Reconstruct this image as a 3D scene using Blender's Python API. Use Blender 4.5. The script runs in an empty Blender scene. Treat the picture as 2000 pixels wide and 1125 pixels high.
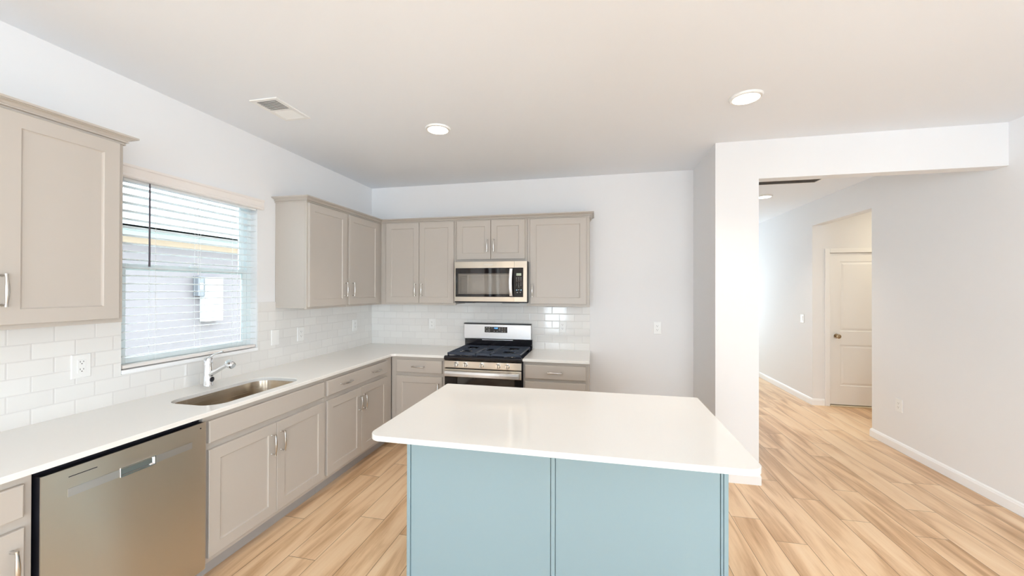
import bpy, bmesh, math, random
from mathutils import Vector, Matrix
PI = math.pi
random.seed(7)
scene = bpy.context.scene
C = scene.collection

# ------------------------------------------------------------------ camera
YAW, PITCH, ROLL, FPX = 0.21199, 0.00384, 0.00222, 753.89
fw = Vector((-math.sin(YAW), math.cos(YAW), 0)); rt = Vector((math.cos(YAW), math.sin(YAW), 0)); up = Vector((0, 0, 1))
fw2 = fw * math.cos(PITCH) + up * math.sin(PITCH); up2 = up * math.cos(PITCH) - fw * math.sin(PITCH)
rt3 = rt * math.cos(ROLL) + up2 * math.sin(ROLL); up3 = up2 * math.cos(ROLL) - rt * math.sin(ROLL)
cd = bpy.data.cameras.new('camera'); cam = bpy.data.objects.new('camera', cd); C.objects.link(cam)
cam.matrix_world = Matrix(((rt3.x, up3.x, -fw2.x, 2.6197), (rt3.y, up3.y, -fw2.y, -4.1701), (rt3.z, up3.z, -fw2.z, 1.5599), (0, 0, 0, 1)))
cd.sensor_width = 36.0; cd.lens = 36.0 * FPX / 2000.0; cd.clip_start = 0.05
scene.camera = cam

# ------------------------------------------------------------------ view, world, light
vs = scene.view_settings
scene.display_settings.display_device = 'sRGB'
vs.view_transform = 'Standard'; vs.look = 'None'; vs.gamma = 1.0; vs.use_curve_mapping = False
vs.exposure = 0.67
scene.cycles.use_denoising = True
scene.cycles.max_bounces = 10; scene.cycles.diffuse_bounces = 6; scene.cycles.transparent_max_bounces = 12
scene.cycles.sample_clamp_indirect = 6.0
scene.cycles.caustics_reflective = False; scene.cycles.caustics_refractive = False
w = bpy.data.worlds.new('daylight_sky'); scene.world = w; w.use_nodes = True
bg = w.node_tree.nodes['Background']; bg.inputs[0].default_value = (0.88, 0.925, 1.0, 1); bg.inputs[1].default_value = 5.0

def area(name, loc, rot, sx, sy, power, col, shape='RECTANGLE', spread=180):
    l = bpy.data.lights.new(name, 'AREA'); l.shape = shape; l.size = sx; l.size_y = sy
    l.energy = power; l.color = col; l.spread = math.radians(spread)
    o = bpy.data.objects.new(name, l); C.objects.link(o); o.location = loc; o.rotation_euler = rot
    return o
W2X = 5.5136
FILL_COL = (0.98, 0.94, 0.99)
# daylight from behind the camera; side, right and far-room window lights are added fill
area('daylight_patio', (4.0, -8.16, 1.15), (PI / 2, 0, 0), 2.0, 2.05, 30, (0.90, 0.885, 1.0))
area('daylight_rear_window', (1.405, -8.16, 1.2), (PI / 2, 0, 0), 0.75, 1.9, 25, (0.90, 0.885, 1.0))
area('added_side_window_fill', (-0.16, -6.4, 1.4), (PI / 2, 0, -PI / 2), 1.5, 1.5, 100, (0.88, 0.91, 1.0))
area('added_right_window_fill', (W2X + 0.16, -6.3, 1.4), (PI / 2, 0, PI / 2), 1.9, 1.7, 56, FILL_COL)
area('added_far_room_fill', (4.7, 5.14, 1.45), (PI / 2, 0, PI), 1.2, 1.7, 11, (1.0, 0.97, 0.95))

# ------------------------------------------------------------------ materials
def new_mat(name):
    m = bpy.data.materials.new(name); m.use_nodes = True
    nt = m.node_tree; b = nt.nodes['Principled BSDF']
    return m, nt, b
def N(nt, t, **kw):
    n = nt.nodes.new(t)
    for k, v in kw.items(): setattr(n, k, v)
    return n
def math_node(nt, op, a, b=None, c=None):
    n = N(nt, 'ShaderNodeMath', operation=op)
    for i, v in enumerate((a, b, c)):
        if v is None: continue
        if isinstance(v, (int, float)): n.inputs[i].default_value = v
        else: nt.links.new(v, n.inputs[i])
    return n.outputs[0]
def simple(name, col, rough=0.5, metal=0.0, spec=0.5, bump=0.0, bscale=60.0, var=0.0):
    m, nt, b = new_mat(name)
    b.inputs['Base Color'].default_value = (*col, 1); b.inputs['Roughness'].default_value = rough
    b.inputs['Metallic'].default_value = metal; b.inputs['Specular IOR Level'].default_value = spec
    if bump or var:
        tc = N(nt, 'ShaderNodeTexCoord'); nz = N(nt, 'ShaderNodeTexNoise')
        nz.inputs['Scale'].default_value = bscale; nz.inputs['Detail'].default_value = 3
        nt.links.new(tc.outputs['Object'], nz.inputs['Vector'])
        if bump:
            bp = N(nt, 'ShaderNodeBump'); bp.inputs['Strength'].default_value = bump; bp.inputs['Distance'].default_value = 0.002
            nt.links.new(nz.outputs['Fac'], bp.inputs['Height']); nt.links.new(bp.outputs[0], b.inputs['Normal'])
        if var:
            mx = N(nt, 'ShaderNodeMix', data_type='RGBA')
            mx.inputs['A'].default_value = (*[c * (1 - var) for c in col], 1); mx.inputs['B'].default_value = (*[min(1, c * (1 + var)) for c in col], 1)
            nt.links.new(nz.outputs['Fac'], mx.inputs['Factor']); nt.links.new(mx.outputs['Result'], b.inputs['Base Color'])
    return m
M = {}
M['wall'] = simple('wall_paint', (0.83, 0.83, 0.84), 0.75, spec=0.25, bump=0.06, bscale=220)
M['ceiling'] = simple('ceiling_paint', (0.85, 0.875, 0.915), 0.85, spec=0.15, bump=0.06, bscale=180)
M['trim'] = simple('trim_paint', (0.93, 0.94, 0.955), 0.3)
M['door'] = simple('door_paint', (0.90, 0.90, 0.90), 0.35)
M['cab'] = simple('cabinet_paint', (0.515, 0.470, 0.425), 0.38, spec=0.4, bump=0.015, bscale=90)
M['island'] = simple('island_paint_cool_light', (0.285, 0.395, 0.440), 0.42, spec=0.4, bump=0.015, bscale=90)  # cabinet paint with the blue of cool daylight mixed into its colour
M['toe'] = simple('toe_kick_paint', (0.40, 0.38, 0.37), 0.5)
M['quartz'] = simple('white_quartz', (0.86, 0.845, 0.815), 0.10, var=0.012, bscale=140)
M['chrome'] = simple('chrome', (0.86, 0.87, 0.89), 0.06, 1.0)
M['nickel'] = simple('brushed_nickel', (0.66, 0.64, 0.61), 0.24, 1.0)
M['black'] = simple('black_enamel', (0.010, 0.010, 0.014), 0.12)
M['dark'] = simple('black_plastic', (0.012, 0.012, 0.018), 0.4)
M['iron'] = simple('cast_iron', (0.028, 0.040, 0.068), 0.36, bump=0.1, bscale=200)
M['glass_black'] = simple('black_glass', (0.008, 0.005, 0.005), 0.05)
M['plate'] = simple('white_plastic', (0.86, 0.86, 0.85), 0.3)
M['slot'] = simple('socket_slot', (0.05, 0.05, 0.05), 0.6)
M['blind'] = simple('blind_slat', (0.84, 0.87, 0.88), 0.45)
M['valance'] = simple('valance_paint', (0.85, 0.80, 0.765), 0.5)
M['wand'] = simple('wand_plastic', (0.10, 0.085, 0.11), 0.35)
M['vinyl'] = simple('window_vinyl', (0.80, 0.86, 0.87), 0.35)
M['brass'] = simple('satin_bronze', (0.42, 0.33, 0.22), 0.25, 1.0)
M['mark'] = simple('printed_white', (0.75, 0.75, 0.74), 0.5)
M['siding_trim'] = simple('tan_frieze', (0.45, 0.34, 0.25), 0.7)
M['fascia'] = simple('eave_paint', (0.52, 0.58, 0.59), 0.6)
M['meter'] = simple('meter_grey', (0.20, 0.21, 0.235), 0.5)
M['panelwhite'] = simple('panel_white', (0.62, 0.63, 0.65), 0.5)
M['earth'] = simple('side_yard', (0.42, 0.44, 0.36), 0.9, var=0.3, bscale=6)
M['threshold'] = simple('threshold', (0.72, 0.62, 0.46), 0.4)
M['brown'] = simple('door_gap_shadow_strip', (0.06, 0.03, 0.02), 0.6)
M['grille_dark'] = simple('duct_dark', (0.09, 0.085, 0.085), 0.8)
M['grate_louver'] = simple('louver_grey', (0.62, 0.64, 0.65), 0.5)

def emit(name, col, s):
    m, nt, b = new_mat(name)
    b.inputs['Base Color'].default_value = (*col, 1)
    b.inputs['Emission Color'].default_value = (*col, 1); b.inputs['Emission Strength'].default_value = s
    return m
M['lamp'] = emit('led_lens', (1.0, 0.93, 0.80), 6.0)
M['digits'] = emit('blue_digits', (0.12, 0.45, 1.0), 1.6)
M['lcd'] = emit('green_lcd', (0.30, 0.34, 0.26), 0.35)

def steel(name, col, rough, axis, aniso=0.75):
    m, nt, b = new_mat(name)
    b.inputs['Base Color'].default_value = (*col, 1); b.inputs['Metallic'].default_value = 1.0
    b.inputs['Anisotropic'].default_value = aniso
    tc = N(nt, 'ShaderNodeTexCoord'); mp = N(nt, 'ShaderNodeMapping')
    mp.inputs['Scale'].default_value = (3, 3, 3)
    s = list(mp.inputs['Scale'].default_value)
    for i in range(3): s[i] = 4.0 if i in axis else 400.0
    mp.inputs['Scale'].default_value = s
    nz = N(nt, 'ShaderNodeTexNoise'); nz.inputs['Scale'].default_value = 1.0; nz.inputs['Detail'].default_value = 2
    nt.links.new(tc.outputs['Object'], mp.inputs[0]); nt.links.new(mp.outputs[0], nz.inputs['Vector'])
    mr = N(nt, 'ShaderNodeMapRange'); mr.inputs['To Min'].default_value = rough - 0.05; mr.inputs['To Max'].default_value = rough + 0.07
    nt.links.new(nz.outputs['Fac'], mr.inputs['Value']); nt.links.new(mr.outputs[0], b.inputs['Roughness'])
    cv = N(nt, 'ShaderNodeCombineXYZ'); cv.inputs[0].default_value = 0; cv.inputs[1].default_value = 0; cv.inputs[2].default_value = 1
    nt.links.new(cv.outputs[0], b.inputs['Tangent'])
    return m
M['steel'] = steel('brushed_steel', (0.74, 0.685, 0.60), 0.30, (0, 1), 0.97)
M['steel_light'] = steel('satin_steel_badge', (0.72, 0.72, 0.73), 0.38, (0, 1), 0.2)
M['sink'] = steel('sink_steel', (0.46, 0.39, 0.31), 0.24, (0, 1), 0.5)

def pane_mat():
    m = bpy.data.materials.new('window_glass'); m.use_nodes = True; nt = m.node_tree
    for n in list(nt.nodes): nt.nodes.remove(n)
    out = N(nt, 'ShaderNodeOutputMaterial'); mix = N(nt, 'ShaderNodeMixShader'); tr = N(nt, 'ShaderNodeBsdfTransparent'); gl = N(nt, 'ShaderNodeBsdfGlossy')
    tr.inputs[0].default_value = (0.93, 0.985, 0.985, 1); gl.inputs['Roughness'].default_value = 0.02
    fr = N(nt, 'ShaderNodeFresnel'); fr.inputs[0].default_value = 1.25
    nt.links.new(fr.outputs[0], mix.inputs[0]); nt.links.new(tr.outputs[0], mix.inputs[1]); nt.links.new(gl.outputs[0], mix.inputs[2]); nt.links.new(mix.outputs[0], out.inputs[0])
    return m
M['pane'] = pane_mat()
def dark_pane():
    m = bpy.data.materials.new('smoked_glass'); m.use_nodes = True; nt = m.node_tree
    for n in list(nt.nodes): nt.nodes.remove(n)
    out = N(nt, 'ShaderNodeOutputMaterial'); mix = N(nt, 'ShaderNodeMixShader'); tr = N(nt, 'ShaderNodeBsdfTransparent'); gl = N(nt, 'ShaderNodeBsdfGlossy')
    tr.inputs[0].default_value = (0.88, 0.85, 0.82, 1); gl.inputs['Roughness'].default_value = 0.04
    fr = N(nt, 'ShaderNodeFresnel'); fr.inputs[0].default_value = 1.5
    nt.links.new(fr.outputs[0], mix.inputs[0]); nt.links.new(tr.outputs[0], mix.inputs[1]); nt.links.new(gl.outputs[0], mix.inputs[2]); nt.links.new(mix.outputs[0], out.inputs[0])
    return m
M['smoked'] = dark_pane()

def floor_mat():
    m, nt, b = new_mat('oak_plank'); L = nt.links.new
    tc = N(nt, 'ShaderNodeTexCoord'); sp = N(nt, 'ShaderNodeSeparateXYZ'); L(tc.outputs['Object'], sp.inputs[0])
    W, LEN = 0.178, 1.22
    u = math_node(nt, 'DIVIDE', math_node(nt, 'ADD', sp.outputs[0], 0.020), W)
    i = math_node(nt, 'FLOOR', u); fu = math_node(nt, 'FRACT', u)
    wn1 = N(nt, 'ShaderNodeTexWhiteNoise', noise_dimensions='1D'); L(i, wn1.inputs['W'])
    v = math_node(nt, 'ADD', math_node(nt, 'DIVIDE', sp.outputs[1], LEN), math_node(nt, 'MULTIPLY', wn1.outputs['Value'], 7.0))
    j = math_node(nt, 'FLOOR', v); fv = math_node(nt, 'FRACT', v)
    cb = N(nt, 'ShaderNodeCombineXYZ'); L(i, cb.inputs[0]); L(j, cb.inputs[1])
    wn2 = N(nt, 'ShaderNodeTexWhiteNoise', noise_dimensions='2D'); L(cb.outputs[0], wn2.inputs['Vector'])
    rnd = wn2.outputs['Value']
    # grain coordinates, shifted per plank
    gx = math_node(nt, 'ADD', sp.outputs[0], math_node(nt, 'MULTIPLY', rnd, 13.7))
    gy = math_node(nt, 'ADD', sp.outputs[1], math_node(nt, 'MULTIPLY', rnd, 41.3))
    gc = N(nt, 'ShaderNodeCombineXYZ'); L(math_node(nt, 'MULTIPLY', gx, 6.5), gc.inputs[0]); L(math_node(nt, 'MULTIPLY', gy, 0.75), gc.inputs[1])
    n1 = N(nt, 'ShaderNodeTexNoise'); n1.inputs['Scale'].default_value = 1.0; n1.inputs['Detail'].default_value = 4; n1.inputs['Distortion'].default_value = 1.4; L(gc.outputs[0], n1.inputs['Vector'])
    gc2 = N(nt, 'ShaderNodeCombineXYZ'); L(math_node(nt, 'MULTIPLY', gx, 60.0), gc2.inputs[0]); L(math_node(nt, 'MULTIPLY', gy, 3.5), gc2.inputs[1])
    n2 = N(nt, 'ShaderNodeTexNoise'); n2.inputs['Scale'].default_value = 1.0; n2.inputs['Detail'].default_value = 3; n2.inputs['Distortion'].default_value = 1.2; L(gc2.outputs[0], n2.inputs['Vector'])
    fac = math_node(nt, 'ADD', math_node(nt, 'MULTIPLY', n1.outputs['Fac'], 0.84), math_node(nt, 'MULTIPLY', n2.outputs['Fac'], 0.16))
    fac = math_node(nt, 'ADD', fac, math_node(nt, 'MULTIPLY', math_node(nt, 'SUBTRACT', rnd, 0.5), 0.10))
    cr = N(nt, 'ShaderNodeValToRGB'); e = cr.color_ramp.elements
    e[0].position = 0.30; e[0].color = (0.47, 0.270, 0.135, 1)
    e[1].position = 0.70; e[1].color = (0.90, 0.680, 0.455, 1)
    a = e.new(0.42); a.color = (0.64, 0.405, 0.225, 1)
    a = e.new(0.54); a.color = (0.82, 0.575, 0.355, 1)
    L(fac, cr.inputs[0])
    # seams
    du = math_node(nt, 'MULTIPLY', math_node(nt, 'MINIMUM', fu, math_node(nt, 'SUBTRACT', 1.0, fu)), W)
    dv = math_node(nt, 'MULTIPLY', math_node(nt, 'MINIMUM', fv, math_node(nt, 'SUBTRACT', 1.0, fv)), LEN)
    d = math_node(nt, 'MINIMUM', du, dv)
    mr = N(nt, 'ShaderNodeMapRange'); mr.inputs['From Min'].default_value = 0.0006; mr.inputs['From Max'].default_value = 0.0022; L(d, mr.inputs['Value'])
    mx = N(nt, 'ShaderNodeMix', data_type='RGBA'); mx.inputs['A'].default_value = (0.15, 0.085, 0.045, 1)
    L(mr.outputs[0], mx.inputs['Factor']); L(cr.outputs[0], mx.inputs['B']); L(mx.outputs['Result'], b.inputs['Base Color'])
    b.inputs['Roughness'].default_value = 0.33; b.inputs['Specular IOR Level'].default_value = 0.5
    bp = N(nt, 'ShaderNodeBump'); bp.inputs['Strength'].default_value = 0.35; bp.inputs['Distance'].default_value = 0.0015
    h = math_node(nt, 'ADD', mr.outputs[0], math_node(nt, 'MULTIPLY', n2.outputs['Fac'], 0.25))
    L(h, bp.inputs['Height']); L(bp.outputs[0], b.inputs['Normal'])
    return m
M['floor'] = floor_mat()

def tile_mat(name, axis, shift):
    m, nt, b = new_mat(name); L = nt.links.new
    tc = N(nt, 'ShaderNodeTexCoord'); sp = N(nt, 'ShaderNodeSeparateXYZ'); L(tc.outputs['Object'], sp.inputs[0])
    TW, TH = 0.1595, 0.0772
    r = math_node(nt, 'DIVIDE', math_node(nt, 'SUBTRACT', sp.outputs[2], 0.9112), TH)
    j = math_node(nt, 'FLOOR', r); fr = math_node(nt, 'FRACT', r)
    off = math_node(nt, 'MULTIPLY', math_node(nt, 'MODULO', j, 2.0), 0.5)
    u = math_node(nt, 'ADD', math_node(nt, 'DIVIDE', math_node(nt, 'SUBTRACT', sp.outputs[axis], shift), TW), off)
    i = math_node(nt, 'FLOOR', u); fu = math_node(nt, 'FRACT', u)
    cb = N(nt, 'ShaderNodeCombineXYZ'); L(i, cb.inputs[0]); L(j, cb.inputs[1])
    wn = N(nt, 'ShaderNodeTexWhiteNoise', noise_dimensions='2D'); L(cb.outputs[0], wn.inputs['Vector'])
    du = math_node(nt, 'MULTIPLY', math_node(nt, 'MINIMUM', fu, math_node(nt, 'SUBTRACT', 1.0, fu)), TW)
    dv = math_node(nt, 'MULTIPLY', math_node(nt, 'MINIMUM', fr, math_node(nt, 'SUBTRACT', 1.0, fr)), TH)
    d = math_node(nt, 'MINIMUM', du, dv)
    mr = N(nt, 'ShaderNodeMapRange'); mr.inputs['From Min'].default_value = 0.0009; mr.inputs['From Max'].default_value = 0.0022; L(d, mr.inputs['Value'])
    mx = N(nt, 'ShaderNodeMix', data_type='RGBA'); mx.inputs['A'].default_value = (0.68, 0.665, 0.65, 1)
    t = N(nt, 'ShaderNodeMix', data_type='RGBA'); t.inputs['A'].default_value = (0.79, 0.775, 0.755, 1); t.inputs['B'].default_value = (0.83, 0.82, 0.80, 1)
    L(wn.outputs['Value'], t.inputs['Factor']); L(t.outputs['Result'], mx.inputs['B']); L(mr.outputs[0], mx.inputs['Factor'])
    L(mx.outputs['Result'], b.inputs['Base Color'])
    rr = N(nt, 'ShaderNodeMapRange'); rr.inputs['To Min'].default_value = 0.6; rr.inputs['To Max'].default_value = 0.07; L(mr.outputs[0], rr.inputs['Value']); L(rr.outputs[0], b.inputs['Roughness'])
    m2 = N(nt, 'ShaderNodeMapRange'); m2.inputs['From Min'].default_value = 0.0; m2.inputs['From Max'].default_value = 0.006; m2.interpolation_type = 'SMOOTHSTEP'; L(d, m2.inputs['Value'])
    bp = N(nt, 'ShaderNodeBump'); bp.inputs['Strength'].default_value = 0.35; bp.inputs['Distance'].default_value = 0.0025
    L(m2.outputs[0], bp.inputs['Height']); L(bp.outputs[0], b.inputs['Normal'])
    return m
M['tile_l'] = tile_mat('subway_tile_window_side', 1, -2.859)
M['tile_b'] = tile_mat('subway_tile_range_side', 0, 2.2455)

def siding_mat():
    m, nt, b = new_mat('lap_siding'); L = nt.links.new
    tc = N(nt, 'ShaderNodeTexCoord'); sp = N(nt, 'ShaderNodeSeparateXYZ'); L(tc.outputs['Object'], sp.inputs[0])
    f = math_node(nt, 'FRACT', math_node(nt, 'DIVIDE', sp.outputs[2], 0.18))
    bp = N(nt, 'ShaderNodeBump'); bp.inputs['Strength'].default_value = 0.6; bp.inputs['Distance'].default_value = 0.012; bp.invert = True
    L(f, bp.inputs['Height']); L(bp.outputs[0], b.inputs['Normal'])
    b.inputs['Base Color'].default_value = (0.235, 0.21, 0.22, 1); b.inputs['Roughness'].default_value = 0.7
    return m
M['siding'] = siding_mat()

# ------------------------------------------------------------------ mesh helpers
class MB:
    def __init__(s): s.bm = bmesh.new()
    def box(s, lo, hi, bev=0.0, seg=2):
        lo = Vector(lo); hi = Vector(hi)
        for k in range(3):
            if lo[k] > hi[k]: lo[k], hi[k] = hi[k], lo[k]
        v = [s.bm.verts.new((x, y, z)) for x in (lo.x, hi.x) for y in (lo.y, hi.y) for z in (lo.z, hi.z)]
        fs = [s.bm.faces.new([v[i] for i in q]) for q in ((0, 1, 3, 2), (4, 6, 7, 5), (0, 4, 5, 1), (2, 3, 7, 6), (0, 2, 6, 4), (1, 5, 7, 3))]
        if bev > 0:
            ed = {e for f in fs for e in f.edges}
            bmesh.ops.bevel(s.bm, geom=list(ed), offset=bev, segments=seg, affect='EDGES', profile=0.5, clamp_overlap=True)
        return s
    def quad(s, pts):
        s.bm.faces.new([s.bm.verts.new(p) for p in pts]); return s
    def loops(s, loops, cap0=True, cap1=True, closed=True):
        rings = [[s.bm.verts.new(p) for p in lp] for lp in loops]
        n = len(rings[0])
        for a, b in zip(rings, rings[1:]):
            for k in range(n if closed else n - 1):
                s.bm.faces.new((a[k], a[(k + 1) % n], b[(k + 1) % n], b[k]))
        if cap0: s.bm.faces.new(list(reversed(rings[0])))
        if cap1: s.bm.faces.new(rings[-1])
        return s
    def lathe(s, c, axis, prof, n=28, cap0=True, cap1=True):
        c = Vector(c); ax = Vector(axis).normalized()
        a = ax.orthogonal().normalized(); b = ax.cross(a)
        return s.loops([[c + ax * h + (a * math.cos(2 * PI * k / n) + b * math.sin(2 * PI * k / n)) * max(r, 1e-5) for k in range(n)] for r, h in prof], cap0, cap1)
    def tube(s, pts, rad, n=12, flat=1.0, side=None):
        pts = [Vector(p) for p in pts]
        if isinstance(rad, (int, float)): rad = [rad] * len(pts)
        lps = []; ref = Vector(side) if side else None
        for k, p in enumerate(pts):
            t = (pts[min(k + 1, len(pts) - 1)] - pts[max(k - 1, 0)]).normalized()
            if ref is None: ref = t.orthogonal()
            a = (ref - t * ref.dot(t)).normalized(); b = t.cross(a)
            if not side: ref = a
            lps.append([p + (a * math.cos(2 * PI * q / n) + b * math.sin(2 * PI * q / n) * flat) * rad[k] for q in range(n)])
        return s.loops(lps)
    def prism(s, poly, y0, y1, ax=1):
        def P(p, d):
            q = [p[0], p[1]]; q.insert(ax, d); return q
        return s.loops([[P(p, y0) for p in poly], [P(p, y1) for p in poly]])
    def build(s, name, mat, root=None, smooth=False, parent=None):
        """vertices are given in the root's own frame; parent (a part) makes this a sub-part"""
        bmesh.ops.recalc_face_normals(s.bm, faces=s.bm.faces)
        me = bpy.data.meshes.new(name); s.bm.to_mesh(me); s.bm.free()
        o = bpy.data.objects.new(name, me); C.objects.link(o); me.materials.append(mat)
        if smooth:
            for p in me.polygons: p.use_smooth = True
            me.set_sharp_from_angle(angle=math.radians(38))
        if parent is not None: o.parent = parent
        elif root is not None: o.parent = root
        return o
def box(lo, hi, bev=0.0): return MB().box(lo, hi, bev)
def tag(o, label=None, cat=None, group=None, kind=None):
    if label: o['label'] = label
    if cat: o['category'] = cat
    if group: o['group'] = group
    if kind: o['kind'] = kind
    return o
def thing(name, label, cat, loc=(0, 0, 0), rz=0.0, group=None):
    o = bpy.data.objects.new(name, None); C.objects.link(o); o.empty_display_size = 0.1
    o.location = loc; o.rotation_euler = (0, 0, rz)
    return tag(o, label, cat, group)
def struct(name, mb, mat, smooth=False, label=None, cat=None):
    return tag(mb.build(name, mat, smooth=smooth), label, cat, kind='structure')
def text_mesh(name, s, size, mat, mtx, parent, depth=0.0006):
    cu = bpy.data.curves.new(name, 'FONT'); cu.body = s; cu.size = size; cu.align_x = 'CENTER'; cu.align_y = 'CENTER'; cu.extrude = depth
    t = bpy.data.objects.new(name, cu); C.objects.link(t)
    bpy.context.view_layer.update()
    me = bpy.data.meshes.new_from_object(t.evaluated_get(bpy.context.evaluated_depsgraph_get()))
    bpy.data.objects.remove(t); me.transform(mtx); me.materials.clear(); me.materials.append(mat)
    o = bpy.data.objects.new(name, me); C.objects.link(o); o.parent = parent
    return o
FACE = Matrix.Rotation(PI / 2, 4, 'X')      # text standing up, read from -y

def rrect(x0, x1, y0, y1, r, n=8, rs=None):
    """rounded rectangle, counter-clockwise; rs = radii of corners (x1y0, x1y1, x0y1, x0y0)"""
    rs = rs or (r,) * 4; out = []
    for (cx, cy, a0), q in zip(((x1, y0, -PI / 2), (x1, y1, 0), (x0, y1, PI / 2), (x0, y0, PI)), rs):
        sx = -1 if cx == x1 else 1; sy = 1 if cy == y0 else -1
        for k in range(n + 1):
            a = a0 + PI / 2 * k / n
            out.append((cx + sx * q + q * math.cos(a), cy + sy * q + q * math.sin(a)))
    return out
def offset(poly, d):
    out = []; n = len(poly)
    for k in range(n):
        p0, p, p1 = (Vector((*poly[(k + q) % n], 0)) for q in (-1, 0, 1))
        a = (p - p0); b = (p1 - p)
        a = a.normalized() if a.length > 1e-9 else b.normalized(); b = b.normalized() if b.length > 1e-9 else a
        na = Vector((a.y, -a.x, 0)); nb = Vector((b.y, -b.x, 0)); m = (na + nb)
        m = m / max(m.length_squared, 1e-6) * 2
        q = p + m * d; out.append((q.x, q.y))
    return out
def slab(outer, holes, z0, z1, e=0.0025):
    mb = MB(); bm = mb.bm
    def ring(poly, z): return [bm.verts.new((x, y, z)) for x, y in poly]
    def strip(a, b):
        n = len(a)
        for k in range(n): bm.faces.new((a[k], a[(k + 1) % n], b[(k + 1) % n], b[k]))
    tops, bots = [], []
    for poly, sgn in [(outer, 1)] + [(h, -1) for h in holes]:
        A = ring(offset(poly, -sgn * e), z1); B = ring(poly, z1 - e); D = ring(poly, z0)
        strip(A, B); strip(B, D); tops.append(A); bots.append(D)
    for rings in (tops, bots):
        es = []
        for R in rings:
            for k in range(len(R)):
                ed = bm.edges.get((R[k], R[(k + 1) % len(R)])) or bm.edges.new((R[k], R[(k + 1) % len(R)])); es.append(ed)
        bmesh.ops.triangle_fill(bm, use_beauty=True, use_dissolve=False, edges=es)
    return mb
def sweep(path, prof, ends=True):
    """sweep a (d, z) profile along a plan path, mitred; d is measured to the right of travel"""
    P = [Vector((x, y, 0)) for x, y in path]; lps = []
    for k, p in enumerate(P):
        a = (p - P[k - 1]).normalized() if k else (P[1] - p).normalized()
        b = (P[k + 1] - p).normalized() if k < len(P) - 1 else a
        na = Vector((a.y, -a.x, 0)); nb = Vector((b.y, -b.x, 0)); m = na + nb; m = m * (2 / m.length_squared)
        lps.append([(p.x + m.x * d, p.y + m.y * d, z) for d, z in prof])
    return MB().loops(lps)

# ------------------------------------------------------------------ room shell
H = 2.766; W2 = 5.5136; AL0, AL1, ALY = 3.5843, 3.905, -0.724; YR = -8.0; YF = 5.0; T = 0.12
OP0, OP1, OPZ = 0.676, 1.83, 2.44
struct('floor', MB().box((-T, YR - T, -0.06), (7.7, YF + T, 0.0)), M['floor'], label='light oak plank floor running through kitchen and hall', cat='floor')
struct('ceiling', MB().box((-T, YR - T, H), (7.7, YF + T, H + 0.1)), M['ceiling'], label='smooth white ceiling over kitchen and hall', cat='ceiling')
WY0, WY1, WZ0, WZ1 = -2.503, -1.604, 1.087, 2.263
b = MB(); b.box((-T, YR - T, 0), (0, -7.2, H)); b.box((-T, -5.6, 0), (0, WY0, H)); b.box((-T, -7.2, 0), (0, -5.6, 0.6)); b.box((-T, -7.2, 2.2), (0, -5.6, H)); b.box((-T, WY1, 0), (0, T, H)); b.box((-T, WY0, 0), (0, WY1, WZ0)); b.box((-T, WY0, WZ1), (0, WY1, H))
struct('wall_left', b, M['wall'], label='pale wall with the window above the sink', cat='wall')
struct('wall_back', MB().box((0, 0, 0), (AL0, T, H)), M['wall'], label='pale wall behind the range', cat='wall')
struct('wall_alcove', MB().box((AL0, ALY, 0), (AL1, YF, H)), M['wall'], label='narrow wall end beside the hall opening', cat='wall')
struct('trim_1', MB().box((AL1, ALY, 2.455), (W2, -0.614, H)), M['wall'], label='dropped white header beam across the hall opening', cat='beam')
b = MB(); b.box((W2, YR - T, 0), (W2 + T, -7.3, H)); b.box((W2, -5.3, 0), (W2 + T, OP0, H)); b.box((W2, -7.3, 0), (W2 + T, -5.3, 0.5)); b.box((W2, -7.3, 2.3), (W2 + T, -5.3, H)); b.box((W2, OP1, 0), (W2 + T, YF, H)); b.box((W2, OP0, OPZ), (W2 + T, OP1, H))
struct('wall_right', b, M['wall'], label='long plain white wall with an opening to the side hall', cat='wall')
DX0, DX1, DZ = 5.715, 6.477, 2.063
b = MB(); b.box((DX0 - 0.05, OP1 + T, 0), (DX1 + 0.05, OP1 + T + 0.06, DZ + 0.05)); b.box((W2 + T, OP1, 0), (DX0, OP1 + T, H)); b.box((DX1, OP1, 0), (7.7, OP1 + T, H)); b.box((DX0, OP1, DZ), (DX1, OP1 + T, H))  # first box: unseen backing added to stop light leaking under the door
struct('wall_hall', b, M['wall'], label='wall around the white hall door', cat='wall')
struct('wall_hall_near', MB().box((W2 + T, OP0 - T, 0), (7.7, OP0, H)), M['wall'])
struct('wall_hall_end', MB().box((7.58, OP0, 0), (7.7, OP1, H)), M['wall'])
b = MB()
xs = [(-T, 1.03), (1.78, 3.0), (5.0, W2 + T)]
for x0, x1 in xs: b.box((x0, YR - T, 0), (x1, YR, H))
b.box((1.03, YR - T, 2.15), (1.78, YR, H)); b.box((1.03, YR - T, 0), (1.78, YR, 0.25)); b.box((3.0, YR - T, 2.17), (5.0, YR, H))
struct('wall_rear', b, M['wall'])
b = MB(); b.box((AL1, YF, 0), (4.1, YF + T, H)); b.box((5.3, YF, 0), (W2 + T, YF + T, H)); b.box((4.1, YF, 2.3), (5.3, YF + T, H)); b.box((4.1, YF, 0), (5.3, YF + T, 0.6))
struct('wall_far', b, M['wall'])
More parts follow.
